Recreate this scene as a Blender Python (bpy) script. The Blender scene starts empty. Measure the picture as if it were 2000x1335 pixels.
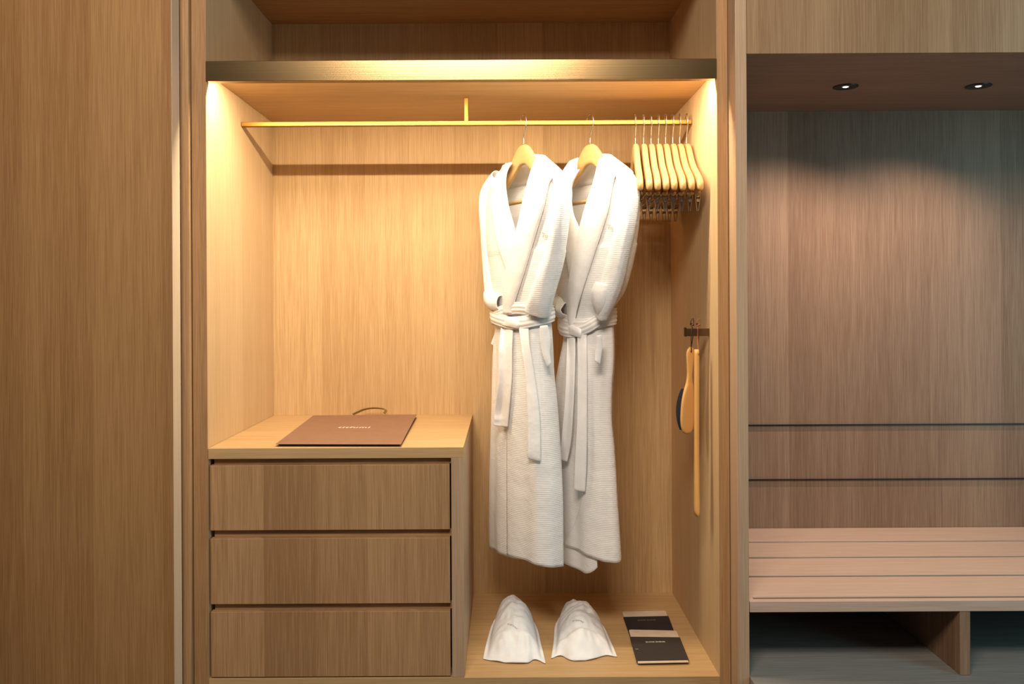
import bpy, bmesh, math, random
from mathutils import Vector, Matrix, noise

random.seed(7)
PI = math.pi
SC = bpy.context.scene
COL = SC.collection

# ------------------------------------------------------------------ camera, world, lights, exposure
F, PX, PY = 1620.0, 988.0, 583.0          # focal length and principal point in pixels of a 2000 x 1335 frame
ROLL = 0.0052
cam_d = bpy.data.cameras.new('camera')
cam = bpy.data.objects.new('camera', cam_d)
COL.objects.link(cam)
cam.location = (0, 0, 0)
cam.rotation_euler = (PI/2, ROLL, 0)
cam_d.sensor_width = 36.0
cam_d.lens = 36.0*F/2000.0
cam_d.shift_x = (1000.0-PX)/2000.0
cam_d.shift_y = (PY-667.5)/2000.0
cam_d.clip_start = 0.05
SC.camera = cam
SC.view_settings.view_transform = 'Standard'
SC.view_settings.look = 'None'
SC.view_settings.exposure = 0.0
SC.view_settings.gamma = 1.0
SC.view_settings.use_curve_mapping = False

world = bpy.data.worlds.new('world')
SC.world = world
world.use_nodes = True
world.node_tree.nodes['Background'].inputs[0].default_value = (0.85, 0.88, 1.0, 1)
world.node_tree.nodes['Background'].inputs[1].default_value = 0.06

def area_light(name, loc, target, sx, sy, energy, color, spread=PI):
    d = bpy.data.lights.new(name, 'AREA')
    d.shape = 'RECTANGLE'; d.size = sx; d.size_y = sy
    d.energy = energy; d.color = color; d.spread = spread
    o = bpy.data.objects.new(name, d); COL.objects.link(o)
    o.location = loc
    o.rotation_euler = (Vector(target)-Vector(loc)).to_track_quat('-Z', 'Y').to_euler()
    return o

# ceiling luminaire of the room, above and behind the camera
area_light('room_light', (-0.22, 0.0, 1.46), (-0.05, 2.1, -0.45), 1.0, 0.55, 61, (1.0, 0.85, 0.70))
# daylight window in the right hand wall of the room
area_light('window_light', (2.45, 0.9, 0.25), (1.6, 2.2, 0.15), 0.8, 1.9, 18, (0.38, 0.84, 1.0))
# LED strip under the wardrobe shelf, behind its metal fascia
area_light('wardrobe_strip_light', (-0.1105, 2.1375, 0.5738), (-0.1105, 2.27, 0.0), 1.290, 0.010, 17.5, (1.0, 0.83, 0.58))
for i, x in enumerate((0.978, 1.359)):
    d = bpy.data.lights.new('downlight_lamp', 'SPOT')
    d.energy = 20; d.color = (1.0, 0.82, 0.68); d.spot_size = math.radians(126); d.spot_blend = 1.0
    d.shadow_soft_size = 0.012
    o = bpy.data.objects.new('downlight_lamp', d); COL.objects.link(o)
    o.location = (x, 2.38, 0.592)
    o.rotation_euler = (math.radians(4), math.radians(9), 0)

# ------------------------------------------------------------------ materials
def mat(name):
    m = bpy.data.materials.new(name); m.use_nodes = True
    nt = m.node_tree
    return m, nt, nt.nodes['Principled BSDF']

def plain(name, col, rough=0.5, metal=0.0, spec=0.5, bump=None, emis=None, var=0.06, vscale=40):
    m, nt, b = mat(name)
    tc = nt.nodes.new('ShaderNodeTexCoord')
    n = nt.nodes.new('ShaderNodeTexNoise'); n.inputs['Scale'].default_value = vscale; n.inputs['Detail'].default_value = 3
    nt.links.new(tc.outputs['Object'], n.inputs['Vector'])
    r = nt.nodes.new('ShaderNodeValToRGB')
    r.color_ramp.elements[0].position = 0.3; r.color_ramp.elements[1].position = 0.7
    r.color_ramp.elements[0].color = tuple(c*(1-var) for c in col)+(1,)
    r.color_ramp.elements[1].color = tuple(min(1, c*(1+var)) for c in col)+(1,)
    nt.links.new(n.outputs['Fac'], r.inputs['Fac'])
    nt.links.new(r.outputs['Color'], b.inputs['Base Color'])
    b.inputs['Roughness'].default_value = rough
    b.inputs['Metallic'].default_value = metal
    b.inputs['Specular IOR Level'].default_value = spec
    if bump:
        bn = nt.nodes.new('ShaderNodeTexNoise'); bn.inputs['Scale'].default_value = bump[0]; bn.inputs['Detail'].default_value = 4
        nt.links.new(tc.outputs['Object'], bn.inputs['Vector'])
        bp = nt.nodes.new('ShaderNodeBump'); bp.inputs['Strength'].default_value = bump[1]; bp.inputs['Distance'].default_value = bump[2]
        nt.links.new(bn.outputs['Fac'], bp.inputs['Height'])
        nt.links.new(bp.outputs['Normal'], b.inputs['Normal'])
    if emis:
        b.inputs['Emission Color'].default_value = tuple(emis[0])+(1,)
        b.inputs['Emission Strength'].default_value = emis[1]
    return m

def wood(name, grain='z', dark=(0.30, 0.165, 0.075), light=(0.50, 0.315, 0.165), band=0.145, bandamt=0.5,
         seed=0.0, rough=0.5, streak=1.0):
    """straight grained oak veneer: fine streaks along one axis, leaves of slightly different tone across it"""
    m, nt, b = mat(name)
    N, L = nt.nodes, nt.links
    tc = N.new('ShaderNodeTexCoord')
    sep = N.new('ShaderNodeSeparateXYZ'); L.new(tc.outputs['Object'], sep.inputs[0])
    others = {'x': ('Y', 'Z'), 'y': ('X', 'Z'), 'z': ('X', 'Y')}[grain]
    cr = N.new('ShaderNodeMath'); cr.operation = 'ADD'
    L.new(sep.outputs[others[0]], cr.inputs[0]); L.new(sep.outputs[others[1]], cr.inputs[1])
    # leaf index
    wv = N.new('ShaderNodeMath'); wv.operation = 'MULTIPLY_ADD'
    L.new(cr.outputs[0], wv.inputs[0]); wv.inputs[1].default_value = 1.0/band; wv.inputs[2].default_value = 31.3+seed
    fl = N.new('ShaderNodeMath'); fl.operation = 'FLOOR'; L.new(wv.outputs[0], fl.inputs[0])
    wn = N.new('ShaderNodeTexWhiteNoise'); wn.noise_dimensions = '1D'; L.new(fl.outputs[0], wn.inputs['W'])
    off = N.new('ShaderNodeMath'); off.operation = 'MULTIPLY'; L.new(wn.outputs['Value'], off.inputs[0]); off.inputs[1].default_value = 23.0
    def layer(cs, gs, det, rgh=0.55):
        mp = N.new('ShaderNodeMapping')
        sc = {'x': (gs, cs, cs), 'y': (cs, gs, cs), 'z': (cs, cs, gs)}[grain]
        mp.inputs['Scale'].default_value = sc
        mp.inputs['Location'].default_value = (seed*3.1, seed*1.7, seed*2.3)
        ad = N.new('ShaderNodeVectorMath'); ad.operation = 'ADD'
        L.new(tc.outputs['Object'], mp.inputs['Vector'])
        L.new(mp.outputs[0], ad.inputs[0]); L.new(off.outputs[0], ad.inputs[1])
        n = N.new('ShaderNodeTexNoise'); n.inputs['Scale'].default_value = 1.0
        n.inputs['Detail'].default_value = det; n.inputs['Roughness'].default_value = rgh
        L.new(ad.outputs[0], n.inputs['Vector'])
        return n.outputs['Fac']
    fine = layer(460, 8, 3, 0.62)
    med = layer(60, 1.8, 2)
    broad = layer(9, 0.5, 1)
    def comb(items, base):
        cur = None
        for s, w in items:
            k = N.new('ShaderNodeMath'); k.operation = 'MULTIPLY_ADD'
            L.new(s, k.inputs[0]); k.inputs[1].default_value = w
            if cur is None: k.inputs[2].default_value = base
            else: L.new(cur, k.inputs[2])
            cur = k.outputs[0]
        return cur
    ws = [(fine, 1.55*streak), (med, 0.55*streak), (broad, 0.35), (wn.outputs['Value'], bandamt)]
    tot = sum(w for _, w in ws)
    fac = comb(ws, 0.5-0.5*tot)
    r = N.new('ShaderNodeValToRGB')
    r.color_ramp.elements[0].color = dark+(1,); r.color_ramp.elements[1].color = light+(1,)
    r.color_ramp.elements[0].position = 0.12; r.color_ramp.elements[1].position = 0.88
    L.new(fac, r.inputs['Fac']); L.new(r.outputs['Color'], b.inputs['Base Color'])
    b.inputs['Roughness'].default_value = rough
    b.inputs['Specular IOR Level'].default_value = 0.3
    bp = N.new('ShaderNodeBump'); bp.inputs['Strength'].default_value = 0.25; bp.inputs['Distance'].default_value = 0.0006
    L.new(fine, bp.inputs['Height']); L.new(bp.outputs['Normal'], b.inputs['Normal'])
    return m

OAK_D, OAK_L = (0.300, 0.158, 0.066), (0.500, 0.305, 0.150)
IN_LIT_D, IN_LIT_L = (0.46, 0.285, 0.130), (0.66, 0.455, 0.235)  # same veneer as outside, brightened in colour for the strip light
W_Z = wood('oak_vertical_lit', 'z', IN_LIT_D, IN_LIT_L, 0.1453, 0.5, 0.2)
W_Z2 = wood('oak_side_lit', 'z', (0.56, 0.37, 0.19), (0.70, 0.51, 0.30), 0.19, 0.25, 4.1)  # side panels paler still, strip light put into the colour
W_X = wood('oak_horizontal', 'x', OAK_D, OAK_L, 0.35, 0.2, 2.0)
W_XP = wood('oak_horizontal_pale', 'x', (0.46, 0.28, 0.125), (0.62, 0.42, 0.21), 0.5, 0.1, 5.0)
W_DR = wood('oak_drawer', 'z', (0.33, 0.180, 0.078), (0.53, 0.320, 0.160), 0.132, 0.9, 3.4)
W_DOOR = wood('oak_door', 'z', (0.28, 0.135, 0.048), (0.43, 0.242, 0.098), 0.17, 0.4, 9.2)
W_FE = wood('oak_front_edge', 'z', (0.36, 0.20, 0.085), (0.52, 0.315, 0.15), 0.5, 0.1, 43.0)
W_EDGE = wood('oak_edge_lit', 'z', (0.43, 0.275, 0.165), (0.56, 0.385, 0.25), 0.5, 0.1, 3.3)  # paled in colour for the cool light on the right post
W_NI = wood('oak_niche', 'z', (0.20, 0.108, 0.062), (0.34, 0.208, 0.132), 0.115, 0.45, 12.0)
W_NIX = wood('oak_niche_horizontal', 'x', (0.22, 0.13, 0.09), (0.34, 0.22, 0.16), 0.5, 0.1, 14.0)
W_BE = wood('oak_bench', 'x', (0.48, 0.315, 0.225), (0.62, 0.44, 0.34), 0.6, 0.1, 15.0)
W_PL = wood('oak_platform', 'x', (0.17, 0.16, 0.145), (0.29, 0.28, 0.26), 0.6, 0.1, 17.0)
W_HG = wood('hanger_wood', 'x', (0.52, 0.30, 0.11), (0.68, 0.44, 0.20), 0.6, 0.1, 19.0, 0.32, 0.5)
W_BR = wood('brush_wood', 'z', (0.62, 0.31, 0.09), (0.78, 0.44, 0.15), 0.6, 0.1, 21.0, 0.4, 0.5)

BRASS = plain('brass', (0.32, 0.18, 0.040), 0.36, 1.0)
DARKMETAL = plain('dark_metal', (0.035, 0.03, 0.028), 0.35, 0.8)
STEEL = plain('steel', (0.62, 0.60, 0.58), 0.22, 1.0)
CLIPMETAL = plain('clip_metal', (0.36, 0.33, 0.30), 0.28, 1.0)
BLACK = plain('black_trim', (0.006, 0.006, 0.008), 0.4)
GAP = plain('shadow_gap', (0.02, 0.015, 0.012), 0.9)  # near black standing in for shade inside gaps
LENS = plain('lamp_lens', (0.9, 0.9, 0.9), 0.2, emis=((1.0, 0.97, 0.95), 9.0))
LEDM = plain('led_diffuser', (0.9, 0.85, 0.7), 0.4, emis=((1.0, 0.78, 0.46), 3.0))
KRAFT = plain('brown_paper', (0.25, 0.13, 0.08), 0.55, bump=(30, 0.15, 0.001))
KRAFT_SHADE = plain('paper_gap_shade', (0.035, 0.02, 0.018), 0.7)  # near black for the shade between the bag sheets
TWINE = plain('twine', (0.30, 0.19, 0.07), 0.7)
BEIGE = plain('beige_ink', (0.86, 0.66, 0.50), 0.5)
NONW = plain('nonwoven', (0.82, 0.84, 0.87), 0.75, bump=(260, 0.25, 0.0008), var=0.03)
NONW.node_tree.nodes['Principled BSDF'].inputs['Subsurface Weight'].default_value = 0.0
GREYINK = plain('grey_ink', (0.36, 0.32, 0.36), 0.6)
CHAR = plain('charcoal_card', (0.040, 0.032, 0.030), 0.6)
NAVY = plain('black_card', (0.012, 0.011, 0.018), 0.6)
CREAM = plain('cream_felt', (0.72, 0.59, 0.44), 0.9, bump=(400, 0.2, 0.0005))
GOLDINK = plain('gold_ink', (0.66, 0.60, 0.46), 0.5)
DIMINK = plain('dim_gold_ink', (0.16, 0.15, 0.10), 0.5)
BRISTLE = plain('bristle', (0.008, 0.009, 0.02), 0.8, bump=(700, 0.8, 0.003))
CORD_D = plain('dark_leather', (0.05, 0.015, 0.012), 0.5)
CORD_B = plain('tan_leather', (0.28, 0.08, 0.035), 0.5)
THREAD = plain('beige_thread', (0.50, 0.40, 0.28), 0.7)
WALLP = plain('room_paint', (0.55, 0.52, 0.48), 0.8)

def bronze():
    m, nt, b = mat('brushed_bronze')
    tc = nt.nodes.new('ShaderNodeTexCoord'); mp = nt.nodes.new('ShaderNodeMapping')
    mp.inputs['Scale'].default_value = (2.0, 500, 500)
    n = nt.nodes.new('ShaderNodeTexNoise'); n.inputs['Scale'].default_value = 1.0; n.inputs['Detail'].default_value = 3
    r = nt.nodes.new('ShaderNodeValToRGB')
    r.color_ramp.elements[0].color = (0.19, 0.125, 0.058, 1); r.color_ramp.elements[1].color = (0.30, 0.205, 0.10, 1)
    nt.links.new(tc.outputs['Object'], mp.inputs[0]); nt.links.new(mp.outputs[0], n.inputs['Vector'])
    nt.links.new(n.outputs['Fac'], r.inputs[0]); nt.links.new(r.outputs[0], b.inputs['Base Color'])
    b.inputs['Metallic'].default_value = 1.0; b.inputs['Roughness'].default_value = 0.23
    b.inputs['Anisotropic'].default_value = 0.4
    bp = nt.nodes.new('ShaderNodeBump'); bp.inputs['Strength'].default_value = 0.2; bp.inputs['Distance'].default_value = 0.0003
    nt.links.new(n.outputs['Fac'], bp.inputs['Height']); nt.links.new(bp.outputs['Normal'], b.inputs['Normal'])
    return m
BRONZE = bronze()

def terry(name, col=(0.84, 0.83, 0.82), pitch=0.0050, strength=0.30, axis='Z', dist=0.0008):
    """white ribbed towelling: horizontal ribs with a soft pile"""
    m, nt, b = mat(name)
    N, L = nt.nodes, nt.links
    tc = N.new('ShaderNodeTexCoord')
    sep = N.new('ShaderNodeSeparateXYZ'); L.new(tc.outputs['Object'], sep.inputs[0])
    n0 = N.new('ShaderNodeTexNoise'); n0.inputs['Scale'].default_value = 9; L.new(tc.outputs['Object'], n0.inputs['Vector'])
    wob = N.new('ShaderNodeMath'); wob.operation = 'MULTIPLY_ADD'; L.new(n0.outputs['Fac'], wob.inputs[0]); wob.inputs[1].default_value = 0.012
    L.new(sep.outputs[axis], wob.inputs[2])
    ph = N.new('ShaderNodeMath'); ph.operation = 'MULTIPLY'; L.new(wob.outputs[0], ph.inputs[0]); ph.inputs[1].default_value = 2*PI/pitch
    sn = N.new('ShaderNodeMath'); sn.operation = 'SINE'; L.new(ph.outputs[0], sn.inputs[0])
    pile = N.new('ShaderNodeTexNoise'); pile.inputs['Scale'].default_value = 420; pile.inputs['Detail'].default_value = 2
    L.new(tc.outputs['Object'], pile.inputs['Vector'])
    sm = N.new('ShaderNodeMath'); sm.operation = 'MULTIPLY_ADD'; L.new(sn.outputs[0], sm.inputs[0]); sm.inputs[1].default_value = 0.5
    L.new(pile.outputs['Fac'], sm.inputs[2])
    soft = N.new('ShaderNodeTexNoise'); soft.inputs['Scale'].default_value = 16; soft.inputs['Detail'].default_value = 3
    L.new(tc.outputs['Object'], soft.inputs['Vector'])
    b1 = N.new('ShaderNodeBump'); b1.inputs['Strength'].default_value = 0.35; b1.inputs['Distance'].default_value = 0.012
    L.new(soft.outputs['Fac'], b1.inputs['Height'])
    bp = N.new('ShaderNodeBump'); bp.inputs['Strength'].default_value = strength; bp.inputs['Distance'].default_value = dist
    L.new(sm.outputs[0], bp.inputs['Height']); L.new(b1.outputs['Normal'], bp.inputs['Normal'])
    L.new(bp.outputs['Normal'], b.inputs['Normal'])
    b.inputs['Base Color'].default_value = col+(1,)
    b.inputs['Roughness'].default_value = 0.95
    b.inputs['Specular IOR Level'].default_value = 0.1
    b.inputs['Sheen Weight'].default_value = 0.15
    return m
TERRY = terry('towelling_ribbed')
TERRY_S = terry('towelling_collar', strength=0.12, pitch=0.004)
TERRY_B = terry('towelling_belt', strength=0.14, pitch=0.004, axis='X')

# ------------------------------------------------------------------ helpers
def link(name, bm, material, parent=None, smooth=False, bevel=0, mods=None):
    me = bpy.data.meshes.new(name)
    bmesh.ops.recalc_face_normals(bm, faces=bm.faces[:])
    bm.to_mesh(me); bm.free()
    me.materials.append(material)
    if smooth:
        me.polygons.foreach_set('use_smooth', [True]*len(me.polygons))
    o = bpy.data.objects.new(name, me)
    COL.objects.link(o)
    if parent is not None: o.parent = parent
    if bevel:
        b = o.modifiers.new('bevel', 'BEVEL'); b.width = bevel; b.segments = 2; b.limit_method = 'ANGLE'
    return o

def thing(name, label, cat, loc=(0, 0, 0), group=None):
    o = bpy.data.objects.new(name, None); COL.objects.link(o)
    o.empty_display_size = 0.05
    o.location = loc
    tag(o, label, cat, group)
    return o

def tag(o, label, cat, group=None):
    o['label'] = label; o['category'] = cat
    if group: o['group'] = group
    return o

def structure(o, label=None):
    o['kind'] = 'structure'
    if label: o['label'] = label
    return o

def box(bm, x0, x1, y0, y1, z0, z1):
    vs = [bm.verts.new((x, y, z)) for x in (x0, x1) for y in (y0, y1) for z in (z0, z1)]
    for f in ((0, 1, 3, 2), (4, 6, 7, 5), (0, 4, 5, 1), (2, 3, 7, 6), (0, 2, 6, 4), (1, 5, 7, 3)):
        bm.faces.new([vs[i] for i in f])
    return vs

def bx(name, m, parent, x0, x1, y0, y1, z0, z1, bevel=0.0008):
    """box part; with a parent its vertices are stored relative to the parent's location"""
    bm = bmesh.new(); box(bm, x0, x1, y0, y1, z0, z1)
    o = link(name, bm, m, parent, bevel=bevel)
    if parent is not None:
        o.location = -parent.location
    else:
        c = Vector(((x0+x1)/2, (y0+y1)/2, z0))
        o.data.transform(Matrix.Translation(-c)); o.location = c
    return o

def rel(o, parent):
    """mesh is written in world coordinates: cancel the parent's offset"""
    o.location = -parent.location
    return o

def tube(bm, pts, rad, seg=10, caps=True, flat=None):
    """sweep a circle (or ellipse, flat=(ra, rb)) along points with a rotation minimising frame"""
    pts = [Vector(p) for p in pts]
    rads = rad if isinstance(rad, (list, tuple)) else [rad]*len(pts)
    rings = []
    t0 = (pts[1]-pts[0]).normalized()
    up = Vector((0, 0, 1)) if abs(t0.z) < 0.9 else Vector((1, 0, 0))
    n = t0.cross(up).normalized()
    for i, p in enumerate(pts):
        t = (pts[min(i+1, len(pts)-1)]-pts[max(i-1, 0)]).normalized()
        n = (n-t*n.dot(t)).normalized(); b = t.cross(n)
        ring = []
        for k in range(seg):
            a = 2*PI*k/seg
            ring.append(bm.verts.new(p+(n*math.cos(a)+b*math.sin(a))*rads[i]))
        rings.append(ring)
    for i in range(len(rings)-1):
        for k in range(seg):
            bm.faces.new((rings[i][k], rings[i][(k+1) % seg], rings[i+1][(k+1) % seg], rings[i+1][k]))
    if caps:
        bm.faces.new(rings[0][::-1]); bm.faces.new(rings[-1])
    return rings

def catmull(pts, n):
    """resample a polyline smoothly to n points (any dimension)"""
    P = [Vector(p) if len(p) > 2 else Vector((p[0], p[1], 0)) for p in pts]
    P = [P[0]*2-P[1]]+P+[P[-1]*2-P[-2]]
    out = []
    segs = len(P)-3
    for i in range(n):
        u = i/(n-1)*segs; k = min(int(u), segs-1); t = u-k
        a, b, c, d = P[k:k+4]
        out.append(0.5*((2*b)+(c-a)*t+(2*a-5*b+4*c-d)*t*t+(3*b-a-3*c+d)*t**3))
    return out

def interp(tab, v):
    """piecewise smooth interpolation in a table [(key, val...)] sorted by descending or ascending key"""
    tab = sorted(tab)
    if v <= tab[0][0]: return tab[0][1:]
    if v >= tab[-1][0]: return tab[-1][1:]
    for i in range(len(tab)-1):
        if tab[i][0] <= v <= tab[i+1][0]:
            t = (v-tab[i][0])/(tab[i+1][0]-tab[i][0])
            p0 = tab[max(i-1, 0)]; p1 = tab[i]; p2 = tab[i+1]; p3 = tab[min(i+2, len(tab)-1)]
            out = []
            for k in range(1, len(p1)):
                h = p2[0]-p1[0]
                m1 = (p2[k]-p0[k])/(p2[0]-p0[0]) if p2[0] != p0[0] else 0
                m2 = (p3[k]-p1[k])/(p3[0]-p1[0]) if p3[0] != p1[0] else 0
                t2, t3 = t*t, t*t*t
                out.append((2*t3-3*t2+1)*p1[k]+(t3-2*t2+t)*h*m1+(-2*t3+3*t2)*p2[k]+(t3-t2)*h*m2)
            return tuple(out)

def wpt(px, py, d):
    """point of the place seen at pixel (px, py) of an unrolled frame at depth d"""
    return Vector(((px-PX)/F*d, d, (PY-py)/F*d))

def unroll(px, py):
    return px-ROLL*(py-PY), py+ROLL*(px-PX)

def wp(px, py, d):
    return wpt(*unroll(px, py), d)

def text_mesh(s, size, extr=0.0003, align='CENTER', spacing=1.0, bold=0.03):
    c = bpy.data.curves.new('text', 'FONT'); c.body = s; c.size = size; c.extrude = extr
    c.offset = bold*size; c.align_x = align; c.align_y = 'CENTER'; c.resolution_u = 3; c.space_character = spacing
    o = bpy.data.objects.new('text', c); COL.objects.link(o)
    dg = bpy.context.evaluated_depsgraph_get()
    me = bpy.data.meshes.new_from_object(o.evaluated_get(dg))
    bpy.data.objects.remove(o)
    return me

def lettering(name, s, size, m, parent, origin, xdir, ydir, extr=0.0003, spacing=1.0):
    me = text_mesh(s, size, extr, spacing=spacing)
    x = Vector(xdir).normalized(); y = Vector(ydir).normalized(); z = x.cross(y).normalized(); y = z.cross(x)
    M = Matrix(((x.x, y.x, z.x, origin[0]), (x.y, y.y, z.y, origin[1]), (x.z, y.z, z.z, origin[2]), (0, 0, 0, 1)))
    me.transform(M); me.name = name
    me.materials.clear(); me.materials.append(m)
    o = bpy.data.objects.new(name, me); COL.objects.link(o)
    o.parent = parent; o.location = -parent.location
    return o

# ------------------------------------------------------------------ key dimensions (metres; camera height is z = 0)
XL, XR = -0.760, 0.539            # inside of the wardrobe
YF, YB = 2.110, 2.710             # its front edge and back panel
ZS0, ZS1 = 0.579, 0.606           # shelf underside / top
ZF = -0.962                       # wardrobe floor
ZT = 0.900                        # underside of the top panel
YN, YNB, ZN = 2.054, 2.695, 0.603  # niche front, back, soffit
ZFLOOR = -1.15
ZPLAT = -0.934

# ------------------------------------------------------------------ setting
structure(bx('floor', wood('oak_floor', 'x', (0.045, 0.035, 0.03), (0.08, 0.06, 0.05), 0.15, 0.3, 25), None, -3.2, 3.2, -2.6, 2.9, ZFLOOR-0.05, ZFLOOR, 0))
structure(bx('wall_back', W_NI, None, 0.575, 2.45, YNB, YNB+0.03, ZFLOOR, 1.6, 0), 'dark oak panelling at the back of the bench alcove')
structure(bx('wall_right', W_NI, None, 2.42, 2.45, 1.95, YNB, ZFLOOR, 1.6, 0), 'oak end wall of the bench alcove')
structure(bx('wall_left', W_DOOR, None, -3.2, -0.832, 2.20, 2.23, ZFLOOR, 1.6, 0), 'dark wall in the gap behind the sliding door')
structure(bx('door_1', W_DOOR, None, -2.1, -0.812, 2.02, 2.068, ZFLOOR+0.01, 1.6, 0.0012), 'tall oak sliding door left of the open wardrobe')
DOOR = bpy.data.objects['door_1']
PALE_EDGE = wood('pale_edge_band', 'z', (0.60, 0.46, 0.33), (0.72, 0.58, 0.44), 0.5, 0.05, 41.0)
eb = bx('edge_band', PALE_EDGE, DOOR, -0.812, -0.8112, 2.0206, 2.0675, ZFLOOR+0.012, 1.58, 0)
eb['label'] = 'pale vertical edge band'
structure(bx('trim_1', W_DR, None, -0.8215, -0.7990, 2.096, 2.71, ZFLOOR, 1.6, 0.0008), 'narrow oak post between the sliding door and the wardrobe')
structure(bx('trim_2', W_EDGE, None, 0.568, 0.596, 2.044, 2.71, ZFLOOR, 1.6, 0.001), 'oak post, cool light in its colour, between the wardrobe and the bench alcove')

def metal_line(n, z):
    o = bx('trim_%d' % n, DARKMETAL, None, 0.597, 2.42, YNB-0.006, YNB, z-0.0022, z+0.0014, 0)
    structure(o, 'thin dark metal line across the alcove panelling')
metal_line(3, -0.4142)
metal_line(4, -0.5914)

# ------------------------------------------------------------------ wardrobe carcass
wr = thing('wardrobe', 'open lit oak wardrobe carcass holding the white bathrobes, between two narrow posts', 'wardrobe', ((XL+XR)/2, 2.4, ZFLOOR))
bx('side_panel', W_Z2, wr, XL-0.0365, XL, YF, YB, ZFLOOR, 1.55)
bx('side_panel', W_Z2, wr, XR, XR+0.0275, YF, YB, ZFLOOR, 1.55)
bx('front_edge', W_DR, wr, XL-0.0362, XL-0.0004, YF-0.0012, YF-0.0001, ZFLOOR, 1.55, 0)
bx('front_edge', W_FE, wr, XR+0.0004, XR+0.0272, YF-0.0012, YF-0.0001, ZFLOOR, 1.55, 0)
bx('back_panel', W_Z, wr, XL-0.02, XR+0.02, YB, YB+0.02, ZFLOOR, 1.55, 0)
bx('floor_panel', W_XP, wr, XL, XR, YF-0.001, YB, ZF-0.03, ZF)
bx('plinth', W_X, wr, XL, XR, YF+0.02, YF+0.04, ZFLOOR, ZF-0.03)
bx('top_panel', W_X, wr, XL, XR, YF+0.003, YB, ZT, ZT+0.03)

sh = thing('wardrobe_shelf', 'full width shelf across the wardrobe with brushed bronze front and hidden light strip', 'shelf', ((XL+XR)/2, 2.4, ZS0))
bx('shelf_board', W_XP, sh, XL+0.0005, XR-0.0005, YF+0.0195, YB-0.0005, ZS0, ZS1, 0)
f = bx('bronze_fascia', BRONZE, sh, XL+0.0005, XR-0.0005, YF-0.004, YF+0.0193, ZS0-0.0235, ZS1+0.0008, 0.0008)
f['label'] = 'brushed bronze front strip'
bx('light_strip', LEDM, sh, XL+0.006, XR-0.006, YF+0.0215, YF+0.0335, ZS0-0.0045, ZS0-0.0002, 0)

# clothes rail
RY, RZ = 2.396, 0.506
rl = thing('clothes_rail', 'flat brass clothes rail across the top of the wardrobe', 'rail', (-0.11, RY, RZ))
bx('rail', BRASS, rl, XL+0.001, XR-0.001, RY-0.009, RY+0.009, RZ-0.0062, RZ+0.0062, 0.0010)
bracket_x = (912-PX)/F*RY+0.001
bx('bracket', BRASS, rl, bracket_x-0.0055, bracket_x+0.0055, RY-0.007, RY+0.007, RZ+0.0062, ZS0-0.0002, 0.0008)

# ------------------------------------------------------------------ chest of drawers
ZC0, ZC1 = -0.4038, -0.3767
XC0, XC1 = XL+0.001, -0.110
ch = thing('chest_of_drawers', 'low oak chest with three drawers built into the wardrobe under the brown paper bag', 'chest of drawers', ((XC0+XC1)/2, 2.4, ZF))
bx('top', W_XP, ch, XC0, XC1, YF-0.0005, YB-0.0005, ZC0, ZC1, 0.0008)
bx('side_panel', W_EDGE, ch, -0.1415, XC1, YF-0.0005, YB-0.0005, ZF+0.0005, ZC0-0.0002, 0.0008)
bx('gap_shade_backing', GAP, ch, XC0, -0.142, YF+0.06, YF+0.075, ZF+0.0005, ZC0-0.0002, 0)
for z1, z0 in ((-0.4207, -0.5861), (-0.607, -0.7737), (-0.7932, -0.9590)):
    d = bx('drawer', W_DR, ch, XL+0.0045, -0.1455, YF+0.001, YF+0.021, z0, z1, 0.0012)
    g = bx('finger_groove', W_X, ch, XL+0.010, -0.1425, YF+0.017, YF+0.03, z1+0.0003, z1+0.0165 if z1 > -0.45 else z1+0.0172, 0.0005)

# ------------------------------------------------------------------ bench alcove
oc = thing('overhead_cabinet', 'oak cabinet front and soffit above the bench alcove', 'cabinet', (1.5, 2.4, ZN))
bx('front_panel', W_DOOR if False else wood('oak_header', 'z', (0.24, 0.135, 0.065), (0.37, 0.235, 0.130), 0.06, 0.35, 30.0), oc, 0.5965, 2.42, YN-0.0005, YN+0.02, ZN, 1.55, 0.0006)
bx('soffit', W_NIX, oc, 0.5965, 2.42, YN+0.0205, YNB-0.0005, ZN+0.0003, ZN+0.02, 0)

def downlight(x, label):
    t = thing('downlight', label, 'light', (x, 2.38, ZN), 'downlights in the alcove soffit')
    bm = bmesh.new()
    # flat ring with a recessed cone
    prof = [(0.035, 0.0), (0.0345, -0.002), (0.016, -0.0025), (0.0105, 0.001)]
    rings = []
    for r, z in prof:
        rings.append([bm.verts.new((r*math.cos(2*PI*k/40), r*math.sin(2*PI*k/40), z)) for k in range(40)])
    for i in range(len(rings)-1):
        for k in range(40):
            bm.faces.new((rings[i][k], rings[i][(k+1) % 40], rings[i+1][(k+1) % 40], rings[i+1][k]))
    bm.faces.new(rings[-1])
    link('trim_ring', bm, BLACK, t, smooth=False)
    bm = bmesh.new()
    vs = [bm.verts.new((0.0075*math.cos(2*PI*k/24), 0.0075*math.sin(2*PI*k/24), -0.0015)) for k in range(24)]
    top = bm.verts.new((0, 0, -0.0035))
    for k in range(24): bm.faces.new((vs[k], vs[(k+1) % 24], top))
    bm.faces.new(vs)
    l = link('lens', bm, LENS, t, smooth=True); l['label'] = 'glowing white lens'
downlight(0.978, 'black ringed recessed downlight in the alcove soffit, the one nearer the wardrobe')
downlight(1.359, 'black ringed recessed downlight in the alcove soffit, the one farther from the wardrobe')

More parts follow.
